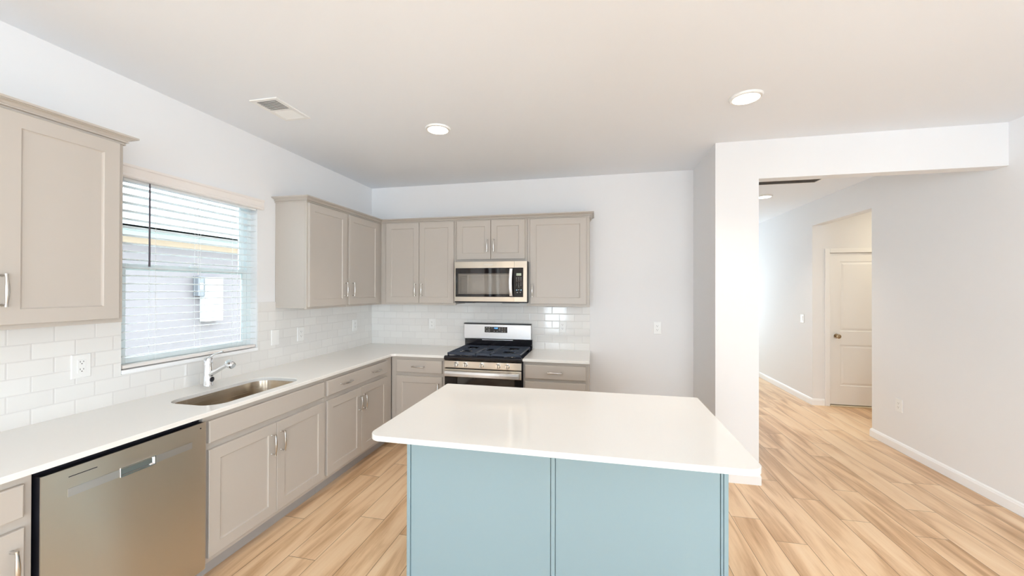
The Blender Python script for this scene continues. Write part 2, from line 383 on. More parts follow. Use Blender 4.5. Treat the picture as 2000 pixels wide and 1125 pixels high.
def simple_window(name, x0, x1, z0, z1, y, mull):
    fr = MB(); f = 0.05
    fr.box((x0, y, z0), (x0 + f, y + 0.06, z1)); fr.box((x1 - f, y, z0), (x1, y + 0.06, z1)); fr.box((x0 + f, y, z1 - f), (x1 - f, y + 0.06, z1)); fr.box((x0 + f, y, z0), (x1 - f, y + 0.06, z0 + f))
    for m_ in mull: fr.box((m_ - 0.04, y, z0 + f), (m_ + 0.04, y + 0.06, z1 - f))
    o = struct(name, fr, M['trim'])
    MB().box((x0 + f, y + 0.026, z0 + f), (x1 - f, y + 0.032, z1 - f)).build('pane', M['pane'], parent=o)
simple_window('window_2', 1.03, 1.78, 0.25, 2.15, YR - 0.08, [])
simple_window('window_3', 3.0, 5.0, 0.0, 2.17, YR - 0.08, [4.0])
fr = MB()
for y_ in (-7.2, -6.425, -5.65): fr.box((-0.10, y_, 0.6), (-0.04, y_ + 0.05, 2.2))
for z_ in (0.6, 2.15): fr.box((-0.10, -7.15, z_), (-0.04, -5.65, z_ + 0.05))
w5 = struct('added_window_5', fr, M['trim'])  # unseen window, added so its light evens out the opposite wall
MB().box((-0.073, -7.15, 0.65), (-0.067, -5.65, 2.15)).build('pane', M['pane'], parent=w5)
fr = MB()
for y_ in (-7.3, -6.325, -5.35): fr.box((W2 + 0.04, y_, 0.5), (W2 + 0.10, y_ + 0.05, 2.3))
for z_ in (0.5, 2.25): fr.box((W2 + 0.04, -7.25, z_), (W2 + 0.10, -5.35, z_ + 0.05))
w6 = struct('added_window_6', fr, M['trim'])  # unseen window, added to brighten the cabinet faces turned toward it
MB().box((W2 + 0.067, -7.25, 0.55), (W2 + 0.073, -5.35, 2.25)).build('pane', M['pane'], parent=w6)
simple_window('added_window_4', 4.1, 5.3, 0.6, 2.3, YF + 0.02, [4.7])  # extra unseen window, added to brighten the far room

# baseboards: ogee-topped board swept along the wall foot (d to the right of travel = into the room)
BB = [(0, 0), (0.014, 0), (0.014, 0.066), (0.011, 0.072), (0.010, 0.080), (0.005, 0.087), (0.0, 0.089)]
def baseboard(name, path, label=None):
    return struct(name, sweep(path, BB), M['trim'], label=label, cat='baseboard')
baseboard('baseboard_right', [(W2 + T, OP0), (W2, OP0), (W2, YR)], 'white baseboard along the long plain wall')
baseboard('baseboard_far', [(W2, YF), (W2, OP1), (DX0 - 0.06, OP1)], 'white baseboard along the far hall wall')
baseboard('baseboard_alcove', [(2.57, 0), (AL0, 0), (AL0, ALY), (AL1, ALY), (AL1, YF)], 'white baseboard round the narrow wall end')
baseboard('baseboard_rear', [(1.03 + 1.97, YR), (0, YR), (0, -3.80)])

# hall door with casing
cs = MB()
for x0, x1 in ((DX0 - 0.057, DX0), (DX1, DX1 + 0.057)):
    cs.box((x0, OP1 - 0.016, 0), (x1, OP1, DZ + 0.057), 0.004)
cs.box((DX0, OP1 - 0.016, DZ), (DX1, OP1, DZ + 0.057), 0.004)
struct('trim_2', cs, M['door'], label='white casing round the hall door', cat='door casing')
def panel_door(x0, x1, z0, z1, yf, th, panels, rec=0.008, bev=0.012):
    mb = MB(); bm = mb.bm
    xs_ = [x0] + [v for p in panels[:1] for v in (p[0], p[1])] + [x1]
    zs_ = [z0]
    for p in sorted(panels, key=lambda q: q[2]): zs_ += [p[2], p[3]]
    zs_.append(z1)
    def q(pts): bm.faces.new([bm.verts.new(p) for p in pts])
    for i in range(3):
        for k in range(len(zs_) - 1):
            a, b_, c, d = xs_[i], xs_[i + 1], zs_[k], zs_[k + 1]
            if i == 1 and k % 2 == 1:
                rings = []
                for ins, dep in ((0, 0), (bev * 0.4, rec), (bev * 1.5, rec), (bev * 3.2, rec * 0.3)):
                    rings.append([(a + ins, yf + dep, c + ins), (b_ - ins, yf + dep, c + ins), (b_ - ins, yf + dep, d - ins), (a + ins, yf + dep, d - ins)])
                mb.loops(rings, cap0=False)
            else: q([(a, yf, c), (b_, yf, c), (b_, yf, d), (a, yf, d)])
    bk = [(x0, yf + th, z0), (x1, yf + th, z0), (x1, yf + th, z1), (x0, yf + th, z1)]; fr = [(x0, yf, z0), (x1, yf, z0), (x1, yf, z1), (x0, yf, z1)]
    q(bk)
    for k in range(4): q([fr[k], fr[(k + 1) % 4], bk[(k + 1) % 4], bk[k]])
    bmesh.ops.remove_doubles(bm, verts=bm.verts, dist=1e-5)
    return mb
dr = struct('door_1', panel_door(DX0 + 0.004, DX1 - 0.004, 0.022, DZ - 0.004, OP1 + 0.012, 0.035, [(5.845, 6.347, 0.275, 0.825), (5.845, 6.347, 1.008, 1.945)]), M['door'], label='white two-panel hall door with a round bronze knob', cat='door')
kb = MB(); kb.lathe((5.80, OP1 + 0.012, 0.942), (0, -1, 0), [(0.030, 0.0005), (0.030, 0.006), (0.012, 0.010), (0.011, 0.030), (0.024, 0.038), (0.029, 0.050), (0.027, 0.062), (0.016, 0.068), (0.001, 0.069)])
tag(kb.build('door_knob', M['brass'], parent=dr, smooth=True), 'round bronze knob')
struct('trim_3', MB().box((DX0, OP1 - 0.03, 0.0005), (DX1, OP1 + 0.10, 0.012), 0.003), M['threshold'], label='pale wooden threshold under the hall door', cat='threshold')

# ------------------------------------------------------------------ kitchen window (left wall)
fx0, fx1 = -0.118, -0.062
fr = MB(); f = 0.034
fr.box((fx0, WY0, WZ0), (fx1, WY0 + f, WZ1)); fr.box((fx0, WY1 - f, WZ0), (fx1, WY1, WZ1)); fr.box((fx0, WY0 + f, WZ1 - f), (fx1, WY1 - f, WZ1)); fr.box((fx0, WY0 + f, WZ0), (fx1, WY1 - f, WZ0 + f))
win = struct('window_1', fr, M['vinyl'], label='white single-hung window above the sink', cat='window')
def sash(name, z0, z1, x0, x1):
    s_ = MB(); g = 0.032; y0, y1 = WY0 + f, WY1 - f
    s_.box((x0, y0, z0), (x1, y0 + g, z1), 0.003); s_.box((x0, y1 - g, z0), (x1, y1, z1), 0.003)
    s_.box((x0, y0 + g, z1 - g), (x1, y1 - g, z1), 0.003); s_.box((x0, y0 + g, z0), (x1, y1 - g, z0 + g), 0.003)
    so = s_.build(name, M['vinyl'], parent=win)
    MB().box(((x0 + x1) / 2 - 0.002, y0 + g, z0 + g), ((x0 + x1) / 2 + 0.002, y1 - g, z1 - g)).build('pane', M['pane'], parent=so)
    return so
sash('upper_sash', 1.672, WZ1 - f, -0.112, -0.090)
lw = sash('lower_sash', WZ0 + f, 1.708, -0.088, -0.064)
MB().box((-0.064, -2.08, 1.700), (-0.050, -2.02, 1.716), 0.003).build('sash_lock', M['vinyl'], parent=win)
# painted sill board lining the opening foot
MB().box((-0.062, WY0 + 0.001, WZ0 - 0.0125), (0.014, WY1 - 0.001, WZ0 + 0.010), 0.002).build('sill', M['trim'], parent=win)

# ------------------------------------------------------------------ faux-wood blind
bl = thing('window_blind', 'white horizontal slat blind hanging open in the sink window', 'blind', (-0.028, (WY0 + WY1) / 2, 1.10))
def B(x, y, z): return (x + 0.028, y - (WY0 + WY1) / 2, z - 1.10)
by0, by1 = WY0 + 0.012, WY1 - 0.008
va = MB()
vp = [(0.0, 2.190), (0.032, 2.190), (0.040, 2.197), (0.040, 2.206), (0.036, 2.212), (0.036, 2.248), (0.043, 2.254), (0.043, 2.266), (0.0, 2.266)]
va.loops([[B(max(x, 0.0015), y, z) for x, z in vp] for y in (WY0 - 0.04, WY1 + 0.028)])
va.build('valance', M['valance'], bl)
box(B(-0.055, by0, 2.178), B(-0.003, by1, 2.222), 0.002).build('head_rail', M['blind'], bl)
sl = MB(); z = 2.150; nsl = 0
while z > 1.150:
    lp = []
    for y in (by0, by1):
        up_, dn = [], []
        for k in range(7):
            t = k / 6 - 0.5; xx = -0.029 + t * 0.050; zz = z + 0.003 * (1 - 4 * t * t) + t * 0.0035
            up_.append(B(xx, y, zz + 0.0013)); dn.append(B(xx, y, zz - 0.0013))
        lp.append(up_ + dn[::-1])
    sl.loops(lp); z -= 0.0468
sl.build('slats', M['blind'], bl, smooth=True)
box(B(-0.054, by0, 1.102), B(-0.004, by1, 1.121), 0.003).build('bottom_rail', M['valance'], bl)
cd_ = MB()
for y in (-2.325, -2.05, -1.77):
    for x in (-0.0535, -0.0035): cd_.tube([B(x, y, 2.18), B(x, y, 1.12)], 0.0009, 6)
cd_.build('ladder_cords', M['blind'], bl)
wd = MB(); wd.tube([B(0.004, -2.363, 2.196), B(0.004, -2.363, 2.17), B(0.004, -2.363, 1.72), B(0.004, -2.363, 1.692)], [0.003, 0.0042, 0.0046, 0.0055], 10)
tag(wd.build('tilt_wand', M['wand'], bl, smooth=True), 'dark plum tilt wand')
lc = MB(); lc.tube([B(0.001, -2.07, 2.18), B(0.001, -2.07, 1.68), B(0.001, -2.07, 1.655)], [0.0009, 0.0009, 0.003], 6); lc.build('lift_cord', M['blind'], bl)

# ------------------------------------------------------------------ outside the window
tag(MB().box((-3.2, -7, -0.4), (-T - 0.02, 6, -0.3)).build('ground', M['earth']), kind='structure')
nh = thing('neighbor_house', 'pale sided house wall with tan frieze seen through the blind', 'house', (-3.3, 0.0, -0.3))
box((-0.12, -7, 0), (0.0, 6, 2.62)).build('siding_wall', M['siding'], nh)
box((0.0, -7, 2.545), (0.030, 6, 2.618)).build('soffit_board', M['fascia'], nh)
box((0.0, -7, 2.46), (0.025, 6, 2.545)).build('frieze_board', M['siding_trim'], nh)
ev = MB(); ev.box((-0.12, -7, 2.62), (0.42, 6, 2.64)); ev.box((0.40, -7, 2.62), (0.42, 6, 2.80)); ev.build('eave', M['fascia'], nh)
MB().prism([(-0.12, 2.64), (0.44, 2.80), (-2.5, 3.6), (-2.5, 2.64)], -7, 6).build('roof', M['meter'], nh)
mt = thing('meter_box', 'grey electric meter cabinet on the neighbouring house wall', 'meter box', (-3.2985, 0.55, 1.45))
box((0, -0.05, 0), (0.10, 0.045, 0.30), 0.006).build('housing', M['meter'], mt)
box((0.10, -0.03, 0.10), (0.108, 0.02, 0.20), 0.003).build('dial_window', M['panelwhite'], mt)
pb = thing('breaker_panel', 'white breaker cabinet beside the meter on the neighbouring house', 'breaker cabinet', (-3.2985, 0.62, 1.06))
box((0, -0.02, 0), (0.12, 0.26, 0.68), 0.006).build('housing', M['panelwhite'], pb)
box((0.12, 0.0, 0.02), (0.126, 0.24, 0.62), 0.002).build('cover', M['panelwhite'], pb)

# ------------------------------------------------------------------ backsplash tile
b = MB()
b.box((0.0005, -3.80, 0.9142), (0.007, WY0 - 0.001, 1.453)); b.box((0.0005, WY1 + 0.001, 0.9142), (0.007, -0.0005, 1.453)); b.box((0.0005, WY0 - 0.001, 0.9142), (0.007, WY1 + 0.001, WZ0 - 0.013))
struct('trim_4', b, M['tile_l'], label='glossy white subway tile splashback under the sink window', cat='backsplash')
struct('trim_5', MB().box((0.0075, -0.007, 0.9142), (2.567, -0.0005, 1.453)), M['tile_b'], label='glossy white subway tile splashback behind the range', cat='backsplash')

# ------------------------------------------------------------------ cabinets
CAB = M['cab']
def shaker(x0, x1, z0, z1, yb, th=0.019, st=0.062, rec=0.007):
    """panel-and-frame door in the cabinet's frame: front faces -y, back face at yb"""
    mb = MB(); yf = yb - th; c = 0.0022
    def R(i, y): return [(x0 + i, y, z0 + i), (x1 - i, y, z0 + i), (x1 - i, y, z1 - i), (x0 + i, y, z1 - i)]
    return mb.loops([R(0, yb), R(0, yf + c), R(c, yf), R(st, yf), R(st + 0.003, yf + rec * 0.75), R(st + 0.008, yf + rec)])
def front(x0, x1, z0, z1, yb, th=0.019):
    mb = MB(); yf = yb - th
    def R(i, y): return [(x0 + i, y, z0 + i), (x1 - i, y, z0 + i), (x1 - i, y, z1 - i), (x0 + i, y, z1 - i)]
    return mb.loops([R(0, yb), R(0, yf + 0.005), R(0.0015, yf + 0.002), R(0.005, yf)])
def pull(c, vertical, yf, L=0.130):
    """bow pull: two feet and a bar that swells in the middle"""
    mb = MB(); h = L / 2; x, z = c
    def P(s, o): return (x, yf - o, z + s) if vertical else (x + s, yf - o, z)
    side = (1, 0, 0) if vertical else (0, 0, 1)
    for s in (-h + 0.006, h - 0.006): mb.tube([P(s, 0.0005), P(s, 0.004), P(s, 0.022), P(s, 0.027)], [0.0065, 0.0048, 0.0048, 0.0052], 10, side=side)
    pts, rad = [], []
    for k in range(17):
        t = k / 16 * 2 - 1
        pts.append(P(t * h, 0.027 + 0.006 * (1 - t * t))); rad.append(0.0046 + 0.0030 * (1 - t * t) ** 2 + (0.0016 if abs(t) > 0.95 else 0))
    mb.tube(pts, rad, 12, flat=0.8, side=side)
    return mb
def add_door(root, x0, x1, z0, z1, hx=None, hz=None, vertical=True, label=None, st=0.062):
    d = shaker(x0, x1, z0, z1, -0.0006, st=st).build('door', CAB, root)
    if hx is not None: pull((hx, hz), vertical, -0.0196).build('handle', M['nickel'], parent=d, smooth=True)
    return d
def add_drawer(root, x0, x1, z0, z1, hs):
    d = front(x0, x1, z0, z1, -0.0006).build('drawer', CAB, root)
    for hx in hs: pull((hx, (z0 + z1) / 2), False, -0.0196).build('handle', M['nickel'], parent=d, smooth=True)
    return d
def carcass(w, z0, z1, depth, p=0.016):
    mb = MB(); y0 = 0.0195; x0, x1 = 0.0008, w - 0.0008
    mb.box((x0, y0, z0), (x0 + p, depth, z1)); mb.box((x1 - p, y0, z0), (x1, depth, z1)); mb.box((x0 + p, depth - p, z0), (x1 - p, depth, z1)); mb.box((x0 + p, y0, z0), (x1 - p, depth - p, z0 + p))
    return mb
def base_cabinet(label, loc, rz, w, depth=0.59):
    r = thing('base_cabinet', label, 'cabinet', loc, rz)
    carcass(w, 0.105, 0.889, depth).build('carcass', CAB, r)
    box((0.0008, 0, 0.105), (w - 0.0008, 0.019, 0.889), 0.001).build('face_frame', CAB, r)
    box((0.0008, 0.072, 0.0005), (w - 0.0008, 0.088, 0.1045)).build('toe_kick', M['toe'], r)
    return r
def wall_cabinet(label, loc, rz, w, z0=1.393, z1=2.286, depth=0.303):
    r = thing('wall_cabinet', label, 'cabinet', loc, rz)
    carcass(w, z0 + 0.008, z1, depth).box((0.0168, 0.02, z1 - 0.016), (w - 0.0168, depth - 0.016, z1)).build('carcass', CAB, r)
    box((0.0008, 0, z0), (w - 0.0008, 0.019, z1), 0.001).build('face_frame', CAB, r)
    return r
DZ0, DZ1, RZ0, RZ1 = 0.136, 0.706, 0.742, 0.860
FX = 0.61
# left run (local x runs along +y)
r = base_cabinet('base cabinet with one drawer left of the dishwasher, cut by the picture edge', (FX, -3.795, 0), PI / 2, 0.637)
add_drawer(r, 0.024, 0.610, RZ0, RZ1, (0.317,)); add_door(r, 0.024, 0.610, DZ0, DZ1, 0.578, 0.580)
y0 = -2.532
r = base_cabinet('sink base cabinet with plain false front over two doors', (FX, y0, 0), PI / 2, 0.927)
front(-2.510 - y0, -1.622 - y0, RZ0, RZ1, -0.0006).build('false_front', CAB, r)
add_door(r, -2.510 - y0, -2.067 - y0, DZ0, DZ1, -2.105 - y0, 0.577); add_door(r, -2.064 - y0, -1.622 - y0, DZ0, DZ1, -2.030 - y0, 0.577)
y0 = -1.605
r = base_cabinet('base cabinet with wide two-pull drawer between sink cabinet and corner', (FX, y0, 0), PI / 2, 0.990)
add_drawer(r, -1.588 - y0, -0.718 - y0, RZ0, RZ1, (-1.370 - y0, -0.935 - y0))
add_door(r, -1.588 - y0, -1.150 - y0, DZ0, DZ1, -1.183 - y0, 0.575); add_door(r, -1.147 - y0, -0.718 - y0, DZ0, DZ1, -1.113 - y0, 0.575)
# back run
x0 = 0.612
r = base_cabinet('narrow base cabinet left of the range', (x0, -FX, 0), 0, 0.578)
add_drawer(r, 0.673 - x0, 1.160 - x0, 0.733, 0.858, (0.915 - x0,)); add_door(r, 0.673 - x0, 1.160 - x0, DZ0, 0.700, 1.128 - x0, 0.575)
x0 = 1.962
r = base_cabinet('base cabinet with stacked drawers right of the range', (x0, -FX, 0), 0, 0.605)
add_drawer(r, 1.981 - x0, 2.540 - x0, 0.733, 0.862, (2.26 - x0,))
add_drawer(r, 1.981 - x0, 2.540 - x0, 0.424, 0.707, (2.26 - x0,)); add_drawer(r, 1.981 - x0, 2.540 - x0, DZ0, 0.400, (2.26 - x0,))
# wall cabinets
UX = 0.305
y0 = -3.600
r = wall_cabinet('single-door wall cabinet left of the window', (UX, y0, 0), PI / 2, 0.910)
add_door(r, -3.113 - y0, -2.714 - y0, 1.413, 2.277, -3.094 - y0 - 0.008, 1.552)
add_door(r, 0.025, -3.116 - y0, 1.413, 2.277)
y0 = -1.430
r = wall_cabinet('wall cabinet just right of the window showing its plain side panel', (UX, y0, 0), PI / 2, 0.520)
add_door(r, -1.419 - y0, -0.929 - y0, 1.411, 2.272, -0.946 - y0 - 0.010, 1.558)
y0 = -0.909
r = wall_cabinet('corner wall cabinet beside the range-wall cabinets', (UX, y0, 0), PI / 2, 0.906)
add_door(r, -0.889 - y0, -0.383 - y0, 1.411, 2.272, -0.889 - y0 + 0.040, 1.558)
x0 = 0.3065
r = wall_cabinet('two-door wall cabinet left of the microwave', (x0, -UX, 0), 0, 0.874)
add_door(r, 0.377 - x0, 0.7665 - x0, 1.413, 2.278, 0.730 - x0, 1.552); add_door(r, 0.7705 - x0, 1.163 - x0, 1.413, 2.278, 0.805 - x0, 1.552)
x0 = 1.1815
r = wall_cabinet('short two-door wall cabinet above the microwave', (x0, -UX, 0), 0, 0.762, z0=1.847)
add_door(r, 1.197 - x0, 1.5645 - x0, 1.872, 2.276, 1.532 - x0, 2.014); add_door(r, 1.5685 - x0, 1.924 - x0, 1.872, 2.276, 1.602 - x0, 2.014)
x0 = 1.9445
r = wall_cabinet('single-door wall cabinet right of the microwave', (x0, -UX, 0), 0, 0.621)
add_door(r, 1.977 - x0, 2.536 - x0, 1.416, 2.272, 2.003 - x0, 1.552)
CROWN = [(0.0008, 2.279), (0.007, 2.279), (0.007, 2.285), (0.003, 2.287), (0.003, 2.290), (0.014, 2.2915), (0.015, 2.296), (0.011, 2.298), (0.013, 2.301), (0.020, 2.307), (0.028, 2.3105), (0.033, 2.311), (0.033, 2.3135), (0.042, 2.3145), (0.042, 2.3235), (0.0008, 2.3235)]
tag(sweep([(0.001, -1.430), (UX, -1.430), (UX, -UX), (2.566, -UX), (2.566, -0.001)], CROWN).build('crown_molding', CAB), 'taupe crown molding running round the corner wall cabinets', 'crown molding')
tag(sweep([(UX, -3.60), (UX, -2.690), (0.001, -2.690)], CROWN).build('crown_molding', CAB), 'taupe crown molding on the cabinet left of the window', 'crown molding')

# ------------------------------------------------------------------ worktops
CT0, CT1 = 0.8915, 0.914; CE = 0.641
sx0, sx1, sy0, sy1 = 0.215, 0.572, -2.442, -1.772
sink_hole = rrect(sx0, sx1, sy0, sy1, 0.10, 10)
rad = 0.045; inner = []
for k in range(9):
    a = PI / 2 * k / 8      # concave inside corner
    inner.append((CE + rad - rad * math.cos(a), -CE - rad + rad * math.sin(a)))
outer = [(0.0008, -0.0008), (0.0008, -3.797), (CE, -3.797)] + inner + [(1.1935, -CE), (1.1935, -0.0008)]
tag(slab(outer, [sink_hole], CT0, CT1).build('worktop', M['quartz']), 'long white L-shaped worktop with the sink cut into it', 'worktop')
tag(slab([(1.9605, -CE), (2.572, -CE), (2.572, -0.0008), (1.9605, -0.0008)], [], CT0, CT1).build('worktop', M['quartz']), 'short white worktop right of the range', 'worktop')
IX0, IX1, IY0, IY1 = 1.629, 3.222, -2.633, -1.670
tag(slab(rrect(IX0, IX1, IY0, IY1, 0.06, 10, rs=(0.065, 0.012, 0.012, 0.065)), [], CT0, CT1).build('worktop', M['quartz']), 'white island worktop with rounded front corners', 'worktop')

# ------------------------------------------------------------------ island body
BX0, BX1, BYF, BYB = 1.667, 3.190, -2.325, -1.70
isl = thing('kitchen_island', 'kitchen island base with panelled back, cool daylight tinted into its paint', 'kitchen island', ((BX0 + BX1) / 2, (BYF + BYB) / 2, 0))
ox, oy = (BX0 + BX1) / 2, (BYF + BYB) / 2
def I(x, y, z): return (x - ox, y - oy, z)
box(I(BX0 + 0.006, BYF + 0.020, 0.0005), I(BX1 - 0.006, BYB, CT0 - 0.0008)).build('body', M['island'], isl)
xm = 2.424
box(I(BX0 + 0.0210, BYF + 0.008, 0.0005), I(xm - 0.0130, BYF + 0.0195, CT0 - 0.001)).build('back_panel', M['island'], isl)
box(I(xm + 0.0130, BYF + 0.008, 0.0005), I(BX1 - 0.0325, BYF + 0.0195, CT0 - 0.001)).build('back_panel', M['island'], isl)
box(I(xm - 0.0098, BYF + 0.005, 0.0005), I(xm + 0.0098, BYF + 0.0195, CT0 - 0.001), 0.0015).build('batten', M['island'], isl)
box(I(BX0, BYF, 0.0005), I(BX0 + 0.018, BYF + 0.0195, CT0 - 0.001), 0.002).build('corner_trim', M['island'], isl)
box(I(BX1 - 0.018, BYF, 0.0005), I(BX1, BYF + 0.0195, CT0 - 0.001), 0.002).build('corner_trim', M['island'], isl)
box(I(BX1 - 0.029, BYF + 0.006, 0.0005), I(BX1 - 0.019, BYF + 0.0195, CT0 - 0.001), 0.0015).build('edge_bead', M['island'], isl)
for k in range(2):
    a = BX0 + 0.02 + k * 0.745
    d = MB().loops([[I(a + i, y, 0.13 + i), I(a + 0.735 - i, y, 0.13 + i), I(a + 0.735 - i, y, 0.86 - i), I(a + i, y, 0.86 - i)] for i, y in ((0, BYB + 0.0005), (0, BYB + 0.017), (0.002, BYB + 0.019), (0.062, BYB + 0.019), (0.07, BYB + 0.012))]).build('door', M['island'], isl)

# ------------------------------------------------------------------ sink and tap
sk = thing('kitchen_sink', 'stainless undermount sink sunk in the worktop', 'sink', ((sx0 + sx1) / 2, (sy0 + sy1) / 2, 0.70))
kx, ky = (sx0 + sx1) / 2, (sy0 + sy1) / 2
def SK(poly, z): return [(x - kx, y - ky, z - 0.70) for x, y in poly]
base = rrect(sx0, sx1, sy0, sy1, 0.10, 10)
zt = CT0 - 0.0008
MB().loops([SK(offset(base, 0.010), zt), SK(offset(base, 0.004), zt), SK(offset(base, 0.003), zt - 0.004), SK(offset(base, -0.002), 0.735), SK(offset(base, -0.008), 0.716), SK(offset(base, -0.024), 0.706), SK(offset(base, -0.06), 0.704)], cap0=False).build('basin', M['sink'], sk, smooth=True)
MB().lathe((0, 0, 0.0045), (0, 0, 1), [(0.055, 0), (0.055, 0.003), (0.046, 0.0045), (0.044, 0.001), (0.001, 0.001)]).build('drain', M['chrome'], sk, smooth=True)
fc = thing('kitchen_faucet', 'chrome pull-out kitchen faucet standing behind the sink', 'faucet', (0.090, -2.070, CT1 + 0.0005))
MB().lathe((0, 0, 0), (0, 0, 1), [(0.028, 0), (0.028, 0.006), (0.0255, 0.010), (0.0255, 0.138), (0.0245, 0.139), (0.0245, 0.141), (0.0255, 0.142), (0.0255, 0.178), (0.022, 0.184), (0.001, 0.185)]).build('column', M['chrome'], fc, smooth=True)
dirv = Vector((0.195, 0.0, 0.098)).normalized(); p0 = Vector((0.012, 0, 0.072)); 
pts = [p0 + dirv * t for t in (0, 0.03, 0.08, 0.14, 0.17)]
sp_ = MB().tube(pts, [0.017, 0.0165, 0.0145, 0.0128, 0.0125], 16).build('spout', M['chrome'], fc, smooth=True)
hd = p0 + dirv * 0.172
hdm = MB(); hdir = Vector((0.62, 0, -0.30)).normalized()
hdm.lathe(hd - hdir * 0.006 - Vector((0, 0, -0.004)), hdir, [(0.010, -0.012), (0.021, -0.006), (0.0245, 0.004), (0.0250, 0.030), (0.0225, 0.040), (0.019, 0.044), (0.001, 0.044)])
hdm.build('spray_head', M['chrome'], fc, smooth=True)
MB().lathe(hd - hdir * 0.006 - Vector((0, 0, -0.004)) + hdir * 0.0442, hdir, [(0.017, 0), (0.017, 0.0015), (0.001, 0.0015)]).build('nozzle', M['grate_louver'], fc)
lv = MB(); lv.tube([(0.004, 0, 0.178), (0.016, 0.0, 0.190), (0.055, 0.006, 0.212), (0.098, 0.012, 0.226), (0.106, 0.012, 0.2275)], [0.012, 0.007, 0.0042, 0.0042, 0.005], 10); lv.build('lever', M['chrome'], fc, smooth=True)
MB().lathe((0.022, 0.006, 0.040), (1, 0.25, 0), [(0.017, 0.0), (0.017, 0.0045), (0.001, 0.006)]).build('badge', M['dark'], fc, smooth=True)

# ------------------------------------------------------------------ dishwasher (front faces +x; local x runs along +y)
dw = thing('dishwasher', 'stainless dishwasher under the worktop left of the sink', 'dishwasher', (0.640, -3.150, 0), PI / 2)
DW = 0.612
box((0.004, 0.045, 0.10), (DW - 0.002, 0.60, 0.884)).build('tub', M['dark'], dw)
box((0.002, 0.006, 0.10), (DW, 0.0445, 0.866), 0.002).build('inner_door', M['dark'], dw)
box((0.002, 0.10, 0.0005), (DW, 0.115, 0.0995)).build('toe_panel', M['dark'], dw)
# door skin with the pocket cut out
dk = MB(); px0, px1, pz0, pz1 = 0.245, 0.374, 0.756, 0.790
for a, b_, c, d in ((0.0, px0, 0.105, 0.868), (px1, DW, 0.105, 0.868), (px0, px1, 0.105, pz0), (px0, px1, pz1, 0.868)): dk.box((a, 0, c), (b_, 0.0055, d))
bmesh.ops.remove_doubles(dk.bm, verts=dk.bm.verts, dist=1e-5)
door = dk.build('door', M['steel'], dw)
# band either side of the pocket
for a, b_ in ((0.074, px0), (px1, 0.542)):
    MB().loops([[(a, y, 0.757), (b_, y, 0.757), (b_, y, 0.789), (a, y, 0.789)] for y in (-0.0002, -0.0009)]).build('badge_band', M['steel_light'], parent=door)
pk = MB(); n = 10
pk.loops([[(px0 + i, y, pz0 + i), (px1 - i, y, pz0 + i), (px1 - i, y, pz1 - i), (px0 + i, y, pz1 - i)] for i, y in ((-0.003, -0.0005), (-0.003, -0.003), (0.001, -0.003), (0.003, 0.0), (0.006, 0.0055))], cap0=False).build('pocket_handle', M['chrome'], parent=door)
box((0.076, -0.0006, 0.8325), (0.164, 0.0, 0.8355)).build('vent_slot', M['dark'], parent=door)
MB().lathe((0.585, 0.0, 0.842), (0, -1, 0), [(0.0035, 0.0), (0.0035, 0.0006), (0.0001, 0.0006)]).build('indicator', M['dark'], parent=door)

# ------------------------------------------------------------------ range (front faces -y)
RX0, RX1 = 1.1975, 1.9565; RW = RX1 - RX0
rg = thing('gas_range', 'stainless gas range with black grates between the base cabinets', 'range', ((RX0 + RX1) / 2, -0.33, 0))
rcx, rcy = (RX0 + RX1) / 2, -0.33
def R(x, y, z): return (x - rcx, y - rcy, z)
box(R(RX0, -0.625, 0.02), R(RX1, -0.04, 0.876)).build('body', M['dark'], rg)
ck = MB(); ck.loops([[R(x, y, z) for y, z in ((-0.645, 0.877), (-0.668, 0.884), (-0.672, 0.905), (-0.664, 0.917), (-0.640, 0.921), (-0.615, 0.912), (-0.09, 0.912), (-0.06, 0.922), (-0.045, 0.922), (-0.045, 0.877))] for x in (RX0, RX1)])
ck.build('cooktop', M['black'], rg)
cp = MB(); cp.loops([[R(x, y, z) for y, z in ((-0.6265, 0.806), (-0.660, 0.806), (-0.664, 0.812), (-0.664, 0.872), (-0.658, 0.8765), (-0.6265, 0.8765))] for x in (RX0 + 0.002, RX1 - 0.002)])
cpo = cp.build('control_panel', M['steel'], rg)
for kx_ in (1.318, 1.411, 1.574, 1.733, 1.822):
    kn = MB(); c0 = R(kx_, -0.6642, 0.842)
    kn.lathe(c0, (0, -1, 0), [(0.0235, 0.0), (0.0235, 0.004), (0.020, 0.007), (0.019, 0.022), (0.017, 0.026), (0.001, 0.0265)])
    ko = kn.build('knob', M['chrome'], rg, smooth=True)
    MB().box((c0[0] - 0.0055, c0[1] - 0.036, c0[2] - 0.018), (c0[0] + 0.0055, c0[1] - 0.0266, c0[2] + 0.018), 0.003).build('grip', M['nickel'], parent=ko)
# oven door
od = box(R(RX0 + 0.002, -0.658, 0.215), R(RX1 - 0.002, -0.6262, 0.800), 0.003).build('oven_door', M['glass_black'], rg)
box(R(RX0 + 0.002, -0.663, 0.722), R(RX1 - 0.002, -0.6585, 0.797), 0.002).build('door_rail', M['steel'], parent=od)
hb = MB()
for x in (RX0 + 0.02, RX1 - 0.042): hb.box(R(x, -0.694, 0.738), R(x + 0.022, -0.6635, 0.782), 0.002)
lp = []
for k in range(13):
    t = k / 12 * 2 - 1; x = rcx + t * (RW / 2 - 0.018); y = -0.694 - 0.012 * (1 - t * t)
    lp.append([R(x, y, 0.733), R(x, y - 0.010, 0.737), R(x, y - 0.012, 0.760), R(x, y - 0.010, 0.781), R(x, y, 0.785)])
hb.loops(lp); hb.build('handle', M['steel_light'], parent=od)
box(R(RX0 + 0.002, -0.655, 0.03), R(RX1 - 0.002, -0.6262, 0.208), 0.003).build('warming_drawer', M['steel'], rg)
